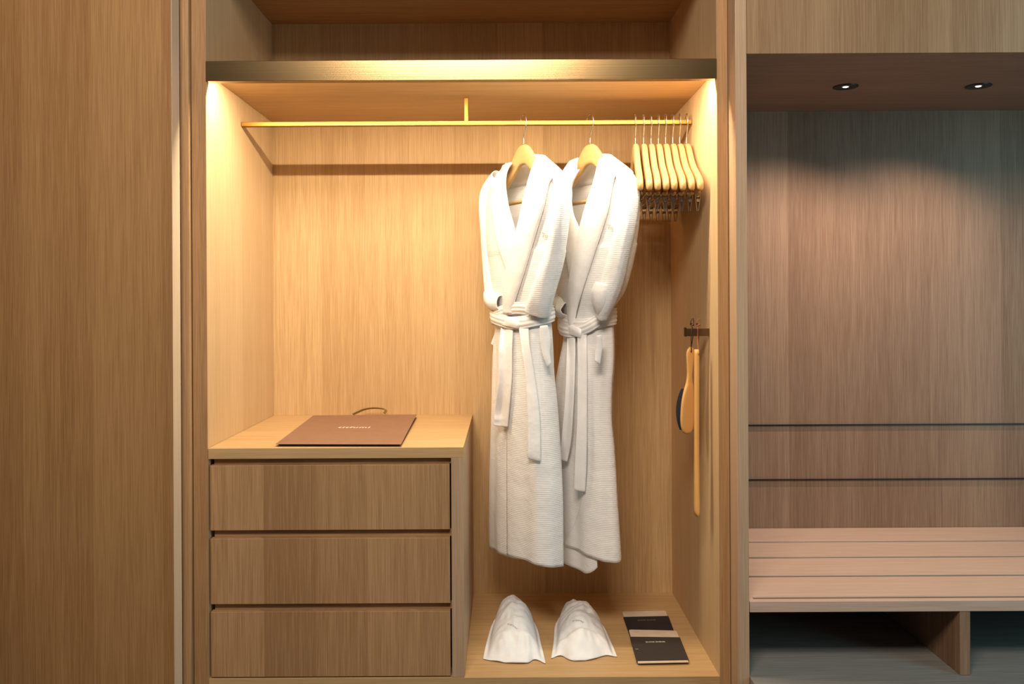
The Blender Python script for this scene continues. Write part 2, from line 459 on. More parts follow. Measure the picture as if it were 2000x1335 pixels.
ZB = -0.7494
be = thing('luggage_bench', 'slatted oak bench across the alcove right of the wardrobe', 'bench', (1.5, 2.35, ZPLAT))
gaps = [2.070, 2.230, 2.390, 2.543]
edges = [2.044]+gaps+[YNB-0.002]
for i in range(5):
    y0 = edges[i]+(0.0062 if i else 0); y1 = edges[i+1]-(0.0062 if i < 4 else 0)
    if i == 0:
        bm = bmesh.new(); box(bm, 0.5975, 2.415, y0, y1, ZB-0.0263, ZB); box(bm, 0.5975, 0.612, y1, y1+0.0122, ZB-0.0263, ZB)
        o = link('front_rail', bm, W_BE, be, bevel=0.0008); rel(o, be)
    else:
        bx('slat', W_BE, be, 0.5975, 2.415, y0, y1, ZB-0.022, ZB, 0.0008)
for gy in gaps:  # dark fillers set in the slat gaps in place of their shade
    bx('gap_shade_strip', GAP, be, 0.613 if gy < 2.1 else 0.598, 2.41, gy-0.0061, gy+0.0061, ZB-0.020, ZB-0.0035, 0)['label'] = 'dark strip standing in for shade between two slats'
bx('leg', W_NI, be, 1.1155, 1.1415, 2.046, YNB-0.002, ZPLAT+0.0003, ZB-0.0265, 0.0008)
pf = tag(bx('platform', W_PL, None, 0.5965, 2.418, 1.90, YNB-0.001, ZFLOOR, ZPLAT, 0.001), 'low wooden platform under the slatted bench', 'platform')

# ------------------------------------------------------------------ coat hangers (local: x along the arms, z up, origin on the rail)
def hanger_wood_bm():
    top = [(0, -.0690), (.018, -.0715), (.035, -.083), (.05, -.099), (.07, -.120), (.09, -.137), (.12, -.155), (.16, -.174), (.19, -.188), (.21, -.201), (.219, -.212)]
    bot = [(0, -.127), (.02, -.130), (.04, -.144), (.07, -.166), (.10, -.186), (.14, -.206), (.18, -.222), (.205, -.231), (.219, -.2285)]
    bm = bmesh.new(); rings = []
    n = 56
    for i in range(n+1):
        x = -0.219+0.438*i/n; ax = abs(x)
        zt = interp(top, ax)[0]; zb = interp(bot, ax)[0]
        th = 0.0088+0.0002*min(1, ax/0.2)
        yo = -0.010*(ax/0.22)**2
        if ax > 0.214: th *= 0.75
        zc, hz = (zt+zb)/2, (zt-zb)/2
        ring = []
        for k in range(16):
            a = 2*PI*k/16
            c, s = math.cos(a), math.sin(a)
            ring.append(bm.verts.new((x, yo+th*math.copysign(abs(c)**0.4, c), zc+hz*math.copysign(abs(s)**0.75, s))))
        rings.append(ring)
    for i in range(n):
        for k in range(16):
            bm.faces.new((rings[i][k], rings[i][(k+1) % 16], rings[i+1][(k+1) % 16], rings[i+1][k]))
    bm.faces.new(rings[0]); bm.faces.new(rings[-1][::-1])
    return bm

def hook_bm():
    bm = bmesh.new()
    r = 0.0158
    pts = [(0, 0, -.072), (0, 0, -.058), (0.001, 0, -.045), (0.008, 0, -.032), (r*0.95, 0, -.018), (r*1.06, 0, -.006)]
    for k in range(0, 15):
        a = k*14*PI/180
        pts.append((r*math.cos(a), 0, 0.0016+r*math.sin(a)))
    tube(bm, catmull(pts, 60), 0.0017, 8)
    e = pts[-1]
    bmesh.ops.create_uvsphere(bm, u_segments=10, v_segments=8, radius=0.0028, matrix=Matrix.Translation(e))
    return bm

def rod_bm(z, r=0.0062, l=0.172):
    bm = bmesh.new(); tube(bm, [(-l, -.004, z), (l, -.004, z)], r, 12); return bm

def wire_bm(z):
    """two short wires carrying the lower bar"""
    bm = bmesh.new()
    for s in (-1, 1):
        tube(bm, [(s*.155, -.004, -.205), (s*.155, -.004, z)], 0.0012, 6)
    return bm

def clip_bm():
    bm = bmesh.new()
    for s in (-1, 1):
        # leaf of the clip: tapering plate leaning outwards at the top
        p = [(s*0.0075, 0.010), (s*0.0052, -0.006), (s*0.0016, -0.034)]
        w = [0.0085, 0.0065, 0.0045]
        q = []
        for (x, z), ww in zip(p, w):
            q.append([bm.verts.new((x+dx, y, z)) for dx, y in ((-.0008, -ww), (.0008, -ww), (.0008, ww), (-.0008, ww))])
        for i in range(2):
            for k in range(4):
                bm.faces.new((q[i][k], q[i][(k+1) % 4], q[i+1][(k+1) % 4], q[i+1][k]))
        bm.faces.new(q[0]); bm.faces.new(q[2])
    tube(bm, [(0, -.0085, -.006), (0, .0085, -.006)], 0.0042, 10)
    tube(bm, [(0, -.0045, .012), (0, .0045, .012)], 0.0085, 14)
    return bm

def make_hanger(label, group, clips=True, bar_z=-0.2325):
    t = thing('coat_hanger', label, 'coat hanger', (0, 0, 0), group)
    link('wooden_body', hanger_wood_bm(), W_HG, t, smooth=True)
    h = link('hook', hook_bm(), STEEL, t, smooth=True); h['label'] = 'thin steel hook'
    link('trouser_bar', rod_bm(bar_z), W_HG, t, smooth=True)
    if clips:
        for s in (-1, 1):
            c = link('clip', clip_bm(), CLIPMETAL, t)
            c.rotation_euler = (0, 0, PI/2); c.location = (s*0.152, -.004, bar_z-0.013)
            c['label'] = 'metal spring clip'
    return t

def copy_tree(o, parent=None):
    c = o.copy(); COL.objects.link(c)
    if parent is not None: c.parent = parent
    for chd in list(o.children): copy_tree(chd, c)
    return c

def place_hanger(t, px, phi, label=None):
    t.location = (wp(px, 240, RY).x, RY, RZ+0.0075)
    t.rotation_euler = (0, 0, -math.radians(phi))
    if label: t['label'] = label
    return t

g = 'wooden hangers with clips pushed to the right end of the rail'
ords = ['leftmost', 'second from left', 'third from left', 'fourth from left', 'fourth from right',
        'third from right', 'second from right', 'rightmost']
spec = [(1241, 93.4), (1257, 93.2), (1271.5, 93.0), (1286, 92.8), (1300, 92.6), (1314, 92.0), (1327.5, 91.2), (1341, 90.5)]
proto = make_hanger('', g)
for i, (px, phi) in enumerate(spec):
    t = proto if i == 0 else copy_tree(proto)
    place_hanger(t, px, phi, 'empty wooden hanger with clips, %s of the eight bunched at the right' % ords[i])
    if i in (1, 4): t.location.z -= 0.0
rh = make_hanger('pale wooden hanger inside the left white bathrobe', 'wooden hangers carrying the bathrobes', False)
PHI1, PHI2 = 61.0, 62.0
place_hanger(rh, 1022.5, PHI1)
rh2 = copy_tree(rh)
place_hanger(rh2, 1152.5, PHI2, 'pale wooden hanger inside the right white bathrobe')

# ------------------------------------------------------------------ bathrobes
class Robe:
    """cross sections are flattened ellipses round a hanging axis; n1 points to the near shoulder, f out of the front"""
    def __init__(s, cx, phi, rows, targets, seed):
        s.cx0, s.cd = cx, RY
        a = math.radians(phi)
        s.n1 = Vector((math.cos(a), -math.sin(a), 0)); s.f = Vector((-math.sin(a), -math.cos(a), 0))
        s.rows = rows                      # (z, a, b, shift)
        s.seed = seed
        # below the belt the section is sized so the silhouette has the target left/right edges
        for z, L, R, ratio in targets:
            A, cx = 0.15, 0.0
            for _ in range(25):
                s.fit = (A, A*ratio, cx)
                xs = []
                for k in range(72):
                    p = s.sec(2*PI*k/72, s.fit, z)
                    xs.append(PX+F*p.x/p.y)
                w = max(xs)-min(xs); c = (max(xs)+min(xs))/2
                yy = PY-z/RY*F
                Lu, Ru = unroll(L, yy)[0], unroll(R, yy)[0]
                A *= (Ru-Lu)/w; cx += ((Ru+Lu)/2-c)/F*RY
            s.rows.append((z, A, A*ratio, cx))
        s.rows.sort()
    def sec(s, th, abc, z):
        a, b, sh = abc
        sn, cs = math.sin(th), math.cos(th)
        e = 0.9
        x = a*math.copysign(abs(sn)**e, sn); y = b*math.copysign(abs(cs)**e, cs)
        return Vector((s.cx0+sh, s.cd, z))+s.n1*x+s.f*y
    def point(s, th, z, off=0.0, fold=True):
        abc = interp(s.rows, z)
        p = s.sec(th, abc, z)
        a, b, _ = abc
        nrm = (s.n1*math.sin(th)*b+s.f*math.cos(th)*a).normalized()
        if fold:
            if z < -0.05:
                k = min(1.0, (-0.05-z)/0.12)
                amp = 0.0030*k
                off += amp*(math.cos(6*th+1.1*s.seed+1.2*z)+0.6*math.cos(11*th+s.seed*2.1-1.5*z)+0.5*math.cos(17*th+s.seed)*max(0, 1-(-z-0.05)/0.45))
            else:
                off += 0.0018*math.cos(5*th+s.seed+5*z)
        return p+nrm*off
    def hit(s, px, py, off, lo=-95, hi=100):
        """depth at which the ray of a pixel meets the front surface raised by off"""
        u, v = unroll(px, py)
        best = None; z = None
        for k in range(int((hi-lo)*1.0)+1):
            th = math.radians(lo+k)
            D = 2.33
            for _ in range(3):
                p = s.point(th, (PY-v)/F*D, off); D = p.y
            e = abs(PX+F*p.x/p.y-u)
            if best is None or e < best[0]-0.05: best = (e, th, D)
        th = best[1]; st = math.radians(0.5)
        for _ in range(6):
            for c in (th-st, th+st):
                D = 2.33
                for _ in range(3):
                    p = s.point(c, (PY-v)/F*D, off); D = p.y
                e = abs(PX+F*p.x/p.y-u)
                if e < best[0]: best = (e, c, D)
            th = best[1]; st *= 0.5
        return best[2], best[1]
    def at(s, px, py, off):
        return wp(px, py, s.hit(px, py, off)[0])

def solid(o, th, offset=0.0):
    m = o.modifiers.new('thickness', 'SOLIDIFY'); m.thickness = th; m.offset = offset
    return o
def subsurf(o, lv=1):
    m = o.modifiers.new('smooth', 'SUBSURF'); m.levels = lv; m.render_levels = lv
    return o

def grid_bm(P):
    bm = bmesh.new()
    V = [[bm.verts.new(p) for p in row] for row in P]
    for i in range(len(V)-1):
        for j in range(len(V[0])-1):
            bm.faces.new((V[i][j], V[i][j+1], V[i+1][j+1], V[i+1][j]))
    return bm

def strip(robe, name, A, B, off, th, parent, material, n=36, m=9, bulge=0.0, depth=None, wav=0.0):
    """cloth band lying on the robe between two edge lines; it follows the robe's own surface in depth"""
    A = catmull(A, n); B = catmull(B, n)
    P = []
    for i in range(n):
        row = []
        for j in range(m):
            t = j/(m-1)
            q = A[i].lerp(B[i], t)
            of = off(i/(n-1)) if callable(off) else off
            o_ = of+bulge*math.sin(PI*t)+wav*math.sin(9*i/n+3*t)
            if depth is None: p = robe.at(q.x, q.y, o_)
            else:
                dd = depth(i/(n-1)) if callable(depth) else depth
                p = wp(q.x, q.y, dd-bulge*math.sin(PI*t))
            row.append(p)
        P.append(row)
    # smooth depth along the strip
    for _ in range(7):
        Y = [[q.y for q in r] for r in P]
        for i in range(n):
            for j in range(m):
                a, b = max(i-1, 0), min(i+1, n-1); c, d = max(j-1, 0), min(j+1, m-1)
                y = (Y[a][j]+Y[b][j]+Y[i][c]+Y[i][d]+4*Y[i][j])/8
                P[i][j] = P[i][j]*(y/P[i][j].y)
    if name == 'belt_tail':
        for i in range(n):
            ym = P[i][m//2].y+0.005+0.04*max(0, 1-i/(0.25*n))
            for j in range(m):
                if P[i][j].y > ym: P[i][j] = P[i][j]*(ym/P[i][j].y)
    o = link(name, grid_bm(P), material, parent, smooth=True)
    rel(o, parent); solid(o, th); subsurf(o)
    return o

def sleeve(name, path, parent, material, seed, n=34, seg=28, th=0.004):
    """path: (px, py, depth, half width across, half depth)"""
    C = catmull([(p[0], p[1], p[2]) for p in path], n)
    R = catmull([(p[3], p[4], 0) for p in path], n)
    W = [wp(c.x, c.y, c.z) for c in C]
    P = []
    for i, w in enumerate(W):
        t = (W[min(i+1, n-1)]-W[max(i-1, 0)]).normalized()
        s = t.cross(Vector((0, 1, 0))).normalized()
        nn = s.cross(t).normalized()
        row = []
        for k in range(seg+1):
            a = 2*PI*k/seg
            f_ = 1+0.05*math.cos(4*a+seed+i*0.13)+0.03*math.cos(7*a-i*0.3+seed)
            row.append(w+s*(math.cos(a)*R[i].x*f_)+nn*(math.sin(a)*R[i].y*f_))
        P.append(row)
    bm = grid_bm(P)
    bmesh.ops.remove_doubles(bm, verts=bm.verts[:], dist=1e-6)
    o = link(name, bm, material, parent, smooth=True)
    rel(o, parent); solid(o, th); subsurf(o)
    return o

def belt_band(robe, name, zc, hw, parent, off=0.011, material=None):
    """zc: table of (theta degrees, centre z)"""
    P = []
    n = 120; m = 13
    tab = list(zc)
    for j in range(m):
        v = j/(m-1)
        row = []
        for i in range(n):
            d = -180+360*i/n
            z0 = interp(tab, d)[0]
            z = z0+hw*(2*v-1)
            o_ = off+0.0022*abs(math.cos(3*PI*v))+0.004*math.sin(PI*v)
            row.append(robe.point(math.radians(d), z, o_, fold=False))
        row.append(row[0].copy())
        P.append(row)
    bm = grid_bm(P); bmesh.ops.remove_doubles(bm, verts=bm.verts[:], dist=1e-6)
    o = link(name, bm, material or TERRY_B, parent, smooth=True)
    rel(o, parent); solid(o, 0.004)
    return o

def make_robe(robe, label, cfg):
    t = thing('bathrobe', label, 'bathrobe', (robe.cx0, RY, RZ-0.10), 'white towelling bathrobes hanging from the rail')
    # --- body: one sheet from the near front edge round the back to the far front edge
    def edge_table(poly):
        pts = catmull(poly, 24); tab = []
        for q in pts:
            D, th = robe.hit(q.x, q.y, 0.0)
            tab.append((wp(q.x, q.y, D).z, th))
        return tab
    ne = edge_table(cfg['near_edge']); fe = edge_table(cfg['far_edge'])
    vb = min(z for z, _ in fe)
    nz, nth = 150, 132
    ztop = 0.402
    P = []
    for i in range(nz+1):
        s = i/nz
        row = []
        for j in range(nth+1):
            u = j/nth
            z_hem = cfg['hem'](u)
            z = ztop+(z_hem-ztop)*(s**1.12)
            a0 = interp(ne, z)[0]
            if z > vb: a1 = interp(fe, z)[0]; a1 = min(a1, a0)
            else:
                k = min(1, (vb-z)/0.1); a1 = a0+math.radians(cfg.get('lap', 16))*k
            th = a0+(2*PI+a1-a0)*u
            lay = 0.003-0.008*u**3 if z < vb else 0.0
            row.append(robe.point(th, z, lay))
        P.append(row)
    o = link('robe_body', grid_bm(P), TERRY, t, smooth=True); rel(o, t); solid(o, 0.0035)
    # --- hem band
    # --- shawl collar
    strip(robe, 'collar', cfg['near_in'], cfg['near_out'], 0.009, 0.010, t, TERRY_S, n=44, m=11, bulge=0.006)
    strip(robe, 'collar', cfg['far_in'], cfg['far_out'], 0.006, 0.009, t, TERRY_S, n=34, m=9, bulge=0.005)
    P = []
    for i in range(7):
        z = 0.338+0.062*i/6
        P.append([robe.point(math.radians(75+210*k/40), z, 0.001) for k in range(41)])
    o = link('neck_band', grid_bm(P), TERRY_S, t, smooth=True); rel(o, t); solid(o, 0.007)
    # --- sleeves
    sl = sleeve('sleeve', cfg['near_sleeve'], t, TERRY, robe.seed)
    sf = sleeve('sleeve', cfg['far_sleeve'], t, TERRY, robe.seed+2)
    cf = sleeve('cuff', cfg['far_cuff'], t, TERRY_S, robe.seed+1, n=12); cf['label'] = 'turned back cuff'
    if 'near_cuff' in cfg:
        cf = sleeve('cuff', cfg['near_cuff'], t, TERRY_S, robe.seed+3, n=12)
    # --- belt
    b = belt_band(robe, 'belt', cfg['belt_a'], 0.0175, t, 0.011)
    b2 = belt_band(robe, 'belt_wrap', cfg['belt_b'], 0.0165, b, 0.008); b2.location = (0, 0, 0)
    kn = strip(robe, 'belt_knot', cfg['knot'][0], cfg['knot'][1], 0.017, 0.006, t, TERRY_B, n=10, m=9, bulge=0.005)
    kn.parent = b; kn.location = (0, 0, 0)
    for A, B in cfg['tails']:
        s_ = strip(robe, 'belt_tail', A, B, lambda t_: 0.009+0.011*min(1, max(0, t_-0.05)/0.12), 0.004, t, TERRY_B, n=26, m=6, bulge=0.0010, wav=0.001)
        s_.parent = b; s_.location = (0, 0, 0)
    for A, B, D, nm in cfg['flaps']:
        strip(robe, nm, A, B, 0, 0.004, t, TERRY_S, n=14, m=7, bulge=0.006, depth=D)
    # --- embroidery
    (ex, ey), D0 = cfg['mark'], None
    D0 = robe.hit(ex, ey, 0.006)[0]-0.004
    c = wp(ex, ey, D0); r = wp(ex+8, ey+1.5, robe.hit(ex+8, ey+1.5, 0.006)[0]-0.004)
    lettering('embroidery', 'Tu', 0.0165, THREAD, t, c, r-c, (-0.05, 0, 1), 0.0003)
    return t

ROWS = [(.408, .072, .040, 0), (.390, .100, .046, 0), (.370, .135, .048, 0), (.350, .168, .050, 0), (.330, .193, .050, 0),
        (.308, .208, .050, 0), (.28, .214, .054, 0), (.20, .206, .060, 0), (.10, .178, .060, -.003), (.02, .145, .056, -.008)]

r1 = Robe(wp(1022.5, 240, RY).x, PHI1, list(ROWS),
          [(-.035, 968, 1072, .42), (-.075, 968, 1074, .42), (-.12, 965, 1075, .42), (-.20, 963, 1076, .42), (-.30, 961, 1083, .42),
           (-.42, 959, 1089, .40), (-.55, 957, 1093, .38), (-.70, 957, 1094, .38), (-.80, 960, 1095, .38)], 0.7)
def hem1(u):
    th = 2*PI*u
    return -.722-.045*(0.5-0.5*math.cos(th-0.6))+.0015*math.sin(4*th)
cfg1 = dict(
    near_edge=[(1052, 306), (1045, 345), (1036, 400), (1022, 460), (1006, 530), (996, 590), (992, 650), (992, 800), (992, 950), (993, 1100)],
    far_edge=[(992, 318), (977, 350), (979, 385), (988, 420), (1003, 450), (1013, 490)],
    near_in=[(1046, 311), (1035, 340), (1022, 389), (1009, 447), (992, 505), (986, 547), (984, 590), (984, 612)],
    near_out=[(1060, 306), (1083, 338), (1073, 358), (1064, 400), (1050, 447), (1026, 528), (1007, 586), (1002, 612)],
    far_in=[(1000, 317), (990, 334), (988, 361), (994, 403), (1007, 453), (1004, 500)],
    far_out=[(984, 322), (968, 346), (961, 372), (962, 420), (970, 470), (990, 530)],
    near_sleeve=[(1086, 352, 2.26, .020, .034), (1098, 375, 2.225, .024, .042), (1093, 430, 2.215, .024, .045), (1084, 490, 2.225, .026, .040),
                 (1068, 545, 2.24, .030, .036), (1056, 585, 2.255, .033, .032), (1050, 612, 2.27, .034, .026)],
    far_sleeve=[(976, 343, 2.52, .024, .030), (963, 374, 2.55, .036, .036), (958, 405, 2.555, .035, .040), (958, 455, 2.55, .029, .040), (959, 510, 2.54, .024, .036),
                (962, 560, 2.50, .023, .030), (968, 588, 2.46, .028, .026)],
    far_cuff=[(961, 578, 2.49, .0260, .027), (966, 586, 2.45, .0290, .029), (974, 590, 2.42, .0265, .027), (984, 591, 2.385, .0220, .023)],
    belt_a=[(-180, -.045), (-120, -.040), (-70, -.044), (-40, -.052), (-10, -.060), (20, -.068), (50, -.064), (90, -.052), (120, -.045), (180, -.045)],
    belt_b=[(-180, -.035), (-120, -.045), (-80, -.062), (-45, -.058), (-10, -.040), (30, -.026), (90, -.035), (180, -.035)],
    knot=([(969, 616), (985, 617), (1000, 621), (1016, 627)], [(971, 634), (986, 636), (1000, 639), (1014, 642)]),
    tails=[([(980, 622), (974, 680), (973, 740), (966, 800), (964, 831)], [(1004, 624), (1001, 680), (1000, 740), (995, 800), (992, 834)]),
           ([(1012, 628), (1018, 680), (1026, 740), (1030, 820), (1030, 896)], [(1032, 630), (1036, 680), (1046, 740), (1055, 820), (1056, 902)])],
    flaps=[([(1054, 636), (1054, 662), (1059, 690), (1069, 718)], [(1070, 634), (1075, 662), (1074, 688), (1077, 709)], 2.245, 'pocket_flap'),
           ([(968, 646), (959, 671)], [(973, 646), (964, 675)], 2.50, 'belt_loop')],
    mark=(1064, 460), hem=hem1)
make_robe(r1, 'white towelling bathrobe hanging left of the other, its belt tied with two long tails', cfg1)

r2 = Robe(wp(1152.5, 240, RY).x, PHI2, list(ROWS),
          [(-.035, 1100, 1193, .42), (-.075, 1101, 1196, .42), (-.12, 1100, 1198, .42), (-.18, 1094, 1198, .45), (-.25, 1086, 1195, .45),
           (-.34, 1082, 1194, .42), (-.42, 1082, 1199, .40), (-.55, 1083, 1204, .38), (-.68, 1085, 1210, .38), (-.80, 1086, 1215, .38)], 2.9)
def hem2(u):
    k = min(1, max(0.0, (u-0.52)/0.2)); k = k*k*(3-2*k)-0.5*max(0, (u-0.93)/0.07)**2
    return -.712-.02*(0.5-0.5*math.cos(2*PI*u))-.055*k+.003*math.sin(24*u)
cfg2 = dict(
    near_edge=[(1180, 306), (1171, 345), (1160, 403), (1150, 460), (1133, 530), (1125, 590), (1130, 650), (1139, 760), (1147, 860), (1147, 930), (1132, 1000), (1102, 1065)],
    far_edge=[(1126, 332), (1112, 360), (1114, 395), (1121, 425), (1132, 447), (1140, 480)],
    near_in=[(1171, 309), (1157, 361), (1143, 403), (1131, 447), (1120, 500), (1110, 555), (1104, 611), (1103, 645)],
    near_out=[(1187, 305), (1211, 325), (1200, 350), (1190, 403), (1179, 442), (1154, 519), (1128, 603), (1122, 645)],
    far_in=[(1133, 330), (1117, 367), (1120, 414), (1132, 447), (1136, 490)],
    far_out=[(1120, 332), (1104, 352), (1098, 400), (1103, 470), (1112, 540)],
    near_sleeve=[(1214, 345, 2.26, .022, .034), (1229, 372, 2.225, .026, .042), (1224, 430, 2.215, .026, .045), (1211, 490, 2.225, .026, .040),
                 (1197, 545, 2.24, .027, .036), (1183, 585, 2.25, .024, .032), (1174, 622, 2.265, .013, .020)],
    far_sleeve=[(1108, 352, 2.54, .022, .030), (1098, 378, 2.56, .034, .036), (1094, 405, 2.57, .030, .040), (1092, 450, 2.57, .021, .040), (1094, 510, 2.55, .020, .036),
                (1095, 560, 2.50, .023, .030), (1097, 598, 2.46, .022, .026)],
    far_cuff=[(1094, 594, 2.46, .026, .030), (1096, 602, 2.44, .026, .030), (1101, 606, 2.42, .022, .028), (1109, 603, 2.40, .017, .024)],
    belt_a=[(-180, -.055), (-120, -.05), (-75, -.062), (-40, -.086), (0, -.094), (35, -.082), (80, -.052), (120, -.045), (180, -.055)],
    belt_b=[(-180, -.05), (-120, -.055), (-75, -.066), (-40, -.064), (-5, -.072), (30, -.074), (90, -.06), (180, -.05)],
    knot=([(1102, 632), (1112, 633), (1124, 637), (1136, 643)], [(1104, 652), (1113, 653), (1124, 656), (1135, 660)]),
    tails=[([(1108, 636), (1106, 700), (1103, 780), (1096, 860), (1093, 897)], [(1124, 638), (1124, 700), (1121, 780), (1116, 860), (1108, 902)]),
           ([(1127, 640), (1128, 720), (1127, 820), (1123, 900), (1121, 957)], [(1146, 640), (1147, 720), (1147, 820), (1146, 900), (1143, 961)])],
    flaps=[([(1165, 655), (1163, 680), (1161, 705)], [(1175, 653), (1176, 680), (1172, 712)], 2.24, 'belt_loop')],
    near_cuff=[(1184, 556, 2.243, .0285, .030), (1178, 575, 2.243, .0300, .030), (1174, 592, 2.248, .022, .026), (1171, 610, 2.26, .010, .016)],
    mark=(1192, 444), hem=hem2, lap=58)
make_robe(r2, 'white towelling bathrobe hanging between the other bathrobe and the bunched empty hangers', cfg2)

# ------------------------------------------------------------------ things on the wardrobe floor
def on_plane(px, py, z):
    u, v = unroll(px, py)
    return wpt(u, v, z*F/(PY-v))

def slipper_bag(label, L, R, H, front, text_at, seed, word):
    n, m = 40, 36
    Lp = catmull(L, n+1); Rp = catmull(R, n+1)
    top = []; bot = []
    for i in range(n+1):
        v = i/n
        hv = interp(H, v)[0]
        rt, rb = [], []
        for j in range(m+1):
            u = j/m
            q = Lp[i].lerp(Rp[i], u)
            py = q.y+interp(front, u)[0]*max(0, 1-v/0.22)
            p = on_plane(q.x, py, ZF+0.0012)
            uu = min(1, max(0, (u-0.07)/0.86))
            pr = math.sin(PI*uu)**0.43 if 0 < uu < 1 else 0
            w = noise.noise(Vector((p.x*22+seed, p.y*16, seed)))
            w2 = abs(noise.noise(Vector((p.x*9+seed*2, p.y*34, seed+4))))
            w3 = abs(noise.noise(Vector((p.x*45+seed*2, p.y*30, seed+9))))
            h = hv*pr*(1.03+0.18*w)-0.014*w2*pr*min(1, hv/0.03)-0.012*w3*pr*min(1, hv/0.03)
            lift = 0.006*abs(noise.noise(Vector((u*4, v*5, seed))))*(1 if (j in (0, m) or i == 0) else 0)
            rt.append(p+Vector((0, 0, max(0.0016, h)+lift)))
            rb.append(p+Vector((0, 0, 0.0003+lift*0.9)))
        top.append(rt); bot.append(rb)
    bm = bmesh.new()
    T = [[bm.verts.new(p) for p in r] for r in top]; B = [[bm.verts.new(p) for p in r] for r in bot]
    for i in range(n):
        for j in range(m):
            bm.faces.new((T[i][j], T[i][j+1], T[i+1][j+1], T[i+1][j]))
            bm.faces.new((B[i][j], B[i+1][j], B[i+1][j+1], B[i][j+1]))
    for j in range(m):
        bm.faces.new((T[0][j], B[0][j], B[0][j+1], T[0][j+1])); bm.faces.new((T[n][j], T[n][j+1], B[n][j+1], B[n][j]))
    for i in range(n):
        bm.faces.new((T[i][0], T[i+1][0], B[i+1][0], B[i][0])); bm.faces.new((T[i][m], B[i][m], B[i+1][m], T[i+1][m]))
    c = sum((sum(r, Vector()) for r in bot), Vector())/((n+1)*(m+1))
    loc = Vector((c.x, c.y, ZF))
    t = thing('slipper_bag', label, 'bag', loc, 'white slipper bags on the wardrobe floor')
    o = link('bag_body', bm, NONW, t, smooth=True); rel(o, t); subsurf(o)
    # printed word: flat letters bent on to the bag top
    (fu, fv) = text_at
    def surf(u, v):
        x = min(n-1e-6, max(0, v*n)); y = min(m-1e-6, max(0, u*m)); i, j = int(x), int(y); a, b = x-i, y-j
        return (top[i][j]*(1-a)*(1-b)+top[i+1][j]*a*(1-b)+top[i][j+1]*(1-a)*b+top[i+1][j+1]*a*b)
    me = text_mesh(word, 1.0, 0.0, bold=0.0)
    xs = [v.co.x for v in me.vertices]; w_ = max(xs)-min(xs)
    for v_ in me.vertices:
        u = fu+(v_.co.x/w_)*0.19; vv = fv+v_.co.y*0.028-(v_.co.x/w_)*0.05
        v_.co = surf(u, vv)+Vector((0, -0.0008, 0.0012))
    me.materials.clear(); me.materials.append(GREYINK); me.name = 'printed_word'
    lo = bpy.data.objects.new('printed_word', me); COL.objects.link(lo); lo.parent = t; rel(lo, t)
    lo['label'] = 'small grey printed word'
    return t

slipper_bag('crumpled white nonwoven slipper bag nearer the chest of drawers, with a pointed tall back',
            [(943, 1287), (951, 1252), (960, 1222), (974, 1197)], [(1066, 1297), (1058, 1262), (1047, 1222), (1024, 1195)],
            [(0, .004), (.07, .030), (.2, .056), (.4, .072), (.65, .080), (.85, .074), (.96, .045), (1, .006)],
            [(0, 0), (.3, 4), (.5, 4), (.72, 1), (.80, -6), (.88, -6), (1, 0)], (0.47, 0.27), 1.3, 'slipper')
slipper_bag('crumpled white nonwoven slipper bag nearer the dark shoe care packets, with a wide flared front',
            [(1076, 1286), (1081, 1255), (1084, 1222), (1095, 1203)], [(1206, 1283), (1192, 1250), (1178, 1222), (1158, 1205)],
            [(0, .004), (.07, .034), (.2, .060), (.4, .074), (.65, .074), (.85, .066), (.96, .040), (1, .006)],
            [(0, 0), (.15, -5), (.3, 5), (.6, 5), (.82, -3), (1, 0)], (0.43, 0.27), 5.1, 'slipper')

def quad_slab(bm, c4, z0, z1, rnd=0.0):
    """thin slab over four floor points (front-left, front-right, back-right, back-left), optional rounded back corners"""
    a, b, c, d = [Vector((p.x, p.y, 0)) for p in c4]
    if rnd:
        pts = [a, b]
        def corner(p, prev, nxt):
            e1 = (prev-p).normalized()*rnd; e2 = (nxt-p).normalized()*rnd
            return [(p+e1)*(1-t)**2+p*2*t*(1-t)+(p+e2)*t*t for t in (0, .25, .5, .75, 1)]
        pts += corner(c, b, d)+corner(d, c, a)
    else: pts = [a, b, c, d]
    lo = [bm.verts.new((p.x, p.y, z0)) for p in pts]; hi = [bm.verts.new((p.x, p.y, z1)) for p in pts]
    bm.faces.new(lo[::-1]); bm.faces.new(hi)
    for i in range(len(pts)):
        j = (i+1) % len(pts); bm.faces.new((lo[i], lo[j], hi[j], hi[i]))

def packet(label, FL, FR, BR, BL, zb, sleeve_f, sleeve_b, smat, ink, dark_side):
    """cloth packet: cream pad inside a printed card sleeve; corner pixels are on the top face"""
    zt = zb+0.0050
    fl, fr, br, bl = [on_plane(p[0], p[1], zt) for p in (FL, FR, BR, BL)]
    t = thing('shoe_care_packet', label, 'packet', ((fl.x+br.x)/2, (fl.y+br.y)/2, zb), 'shoe care packets on the wardrobe floor')
    bm = bmesh.new(); quad_slab(bm, (fl, fr, br, bl), zb+0.0012, zt-0.0008, 0.008)
    o = link('cream_pad', bm, CREAM, t, bevel=0.0004); rel(o, t)
    def along(a, b, s): return a.lerp(b, s)
    w = (fr-fl).normalized()*0.0022
    q = [along(fl, bl, sleeve_f)-w, along(fr, br, sleeve_f)+w, along(fr, br, sleeve_b)+w, along(fl, bl, sleeve_b)-w]
    bm = bmesh.new(); quad_slab(bm, q, zb+0.0003, zt)
    o = link('card_sleeve', bm, smat, t, bevel=0.0004); rel(o, t)
    return t, fl, fr, br, bl, zt

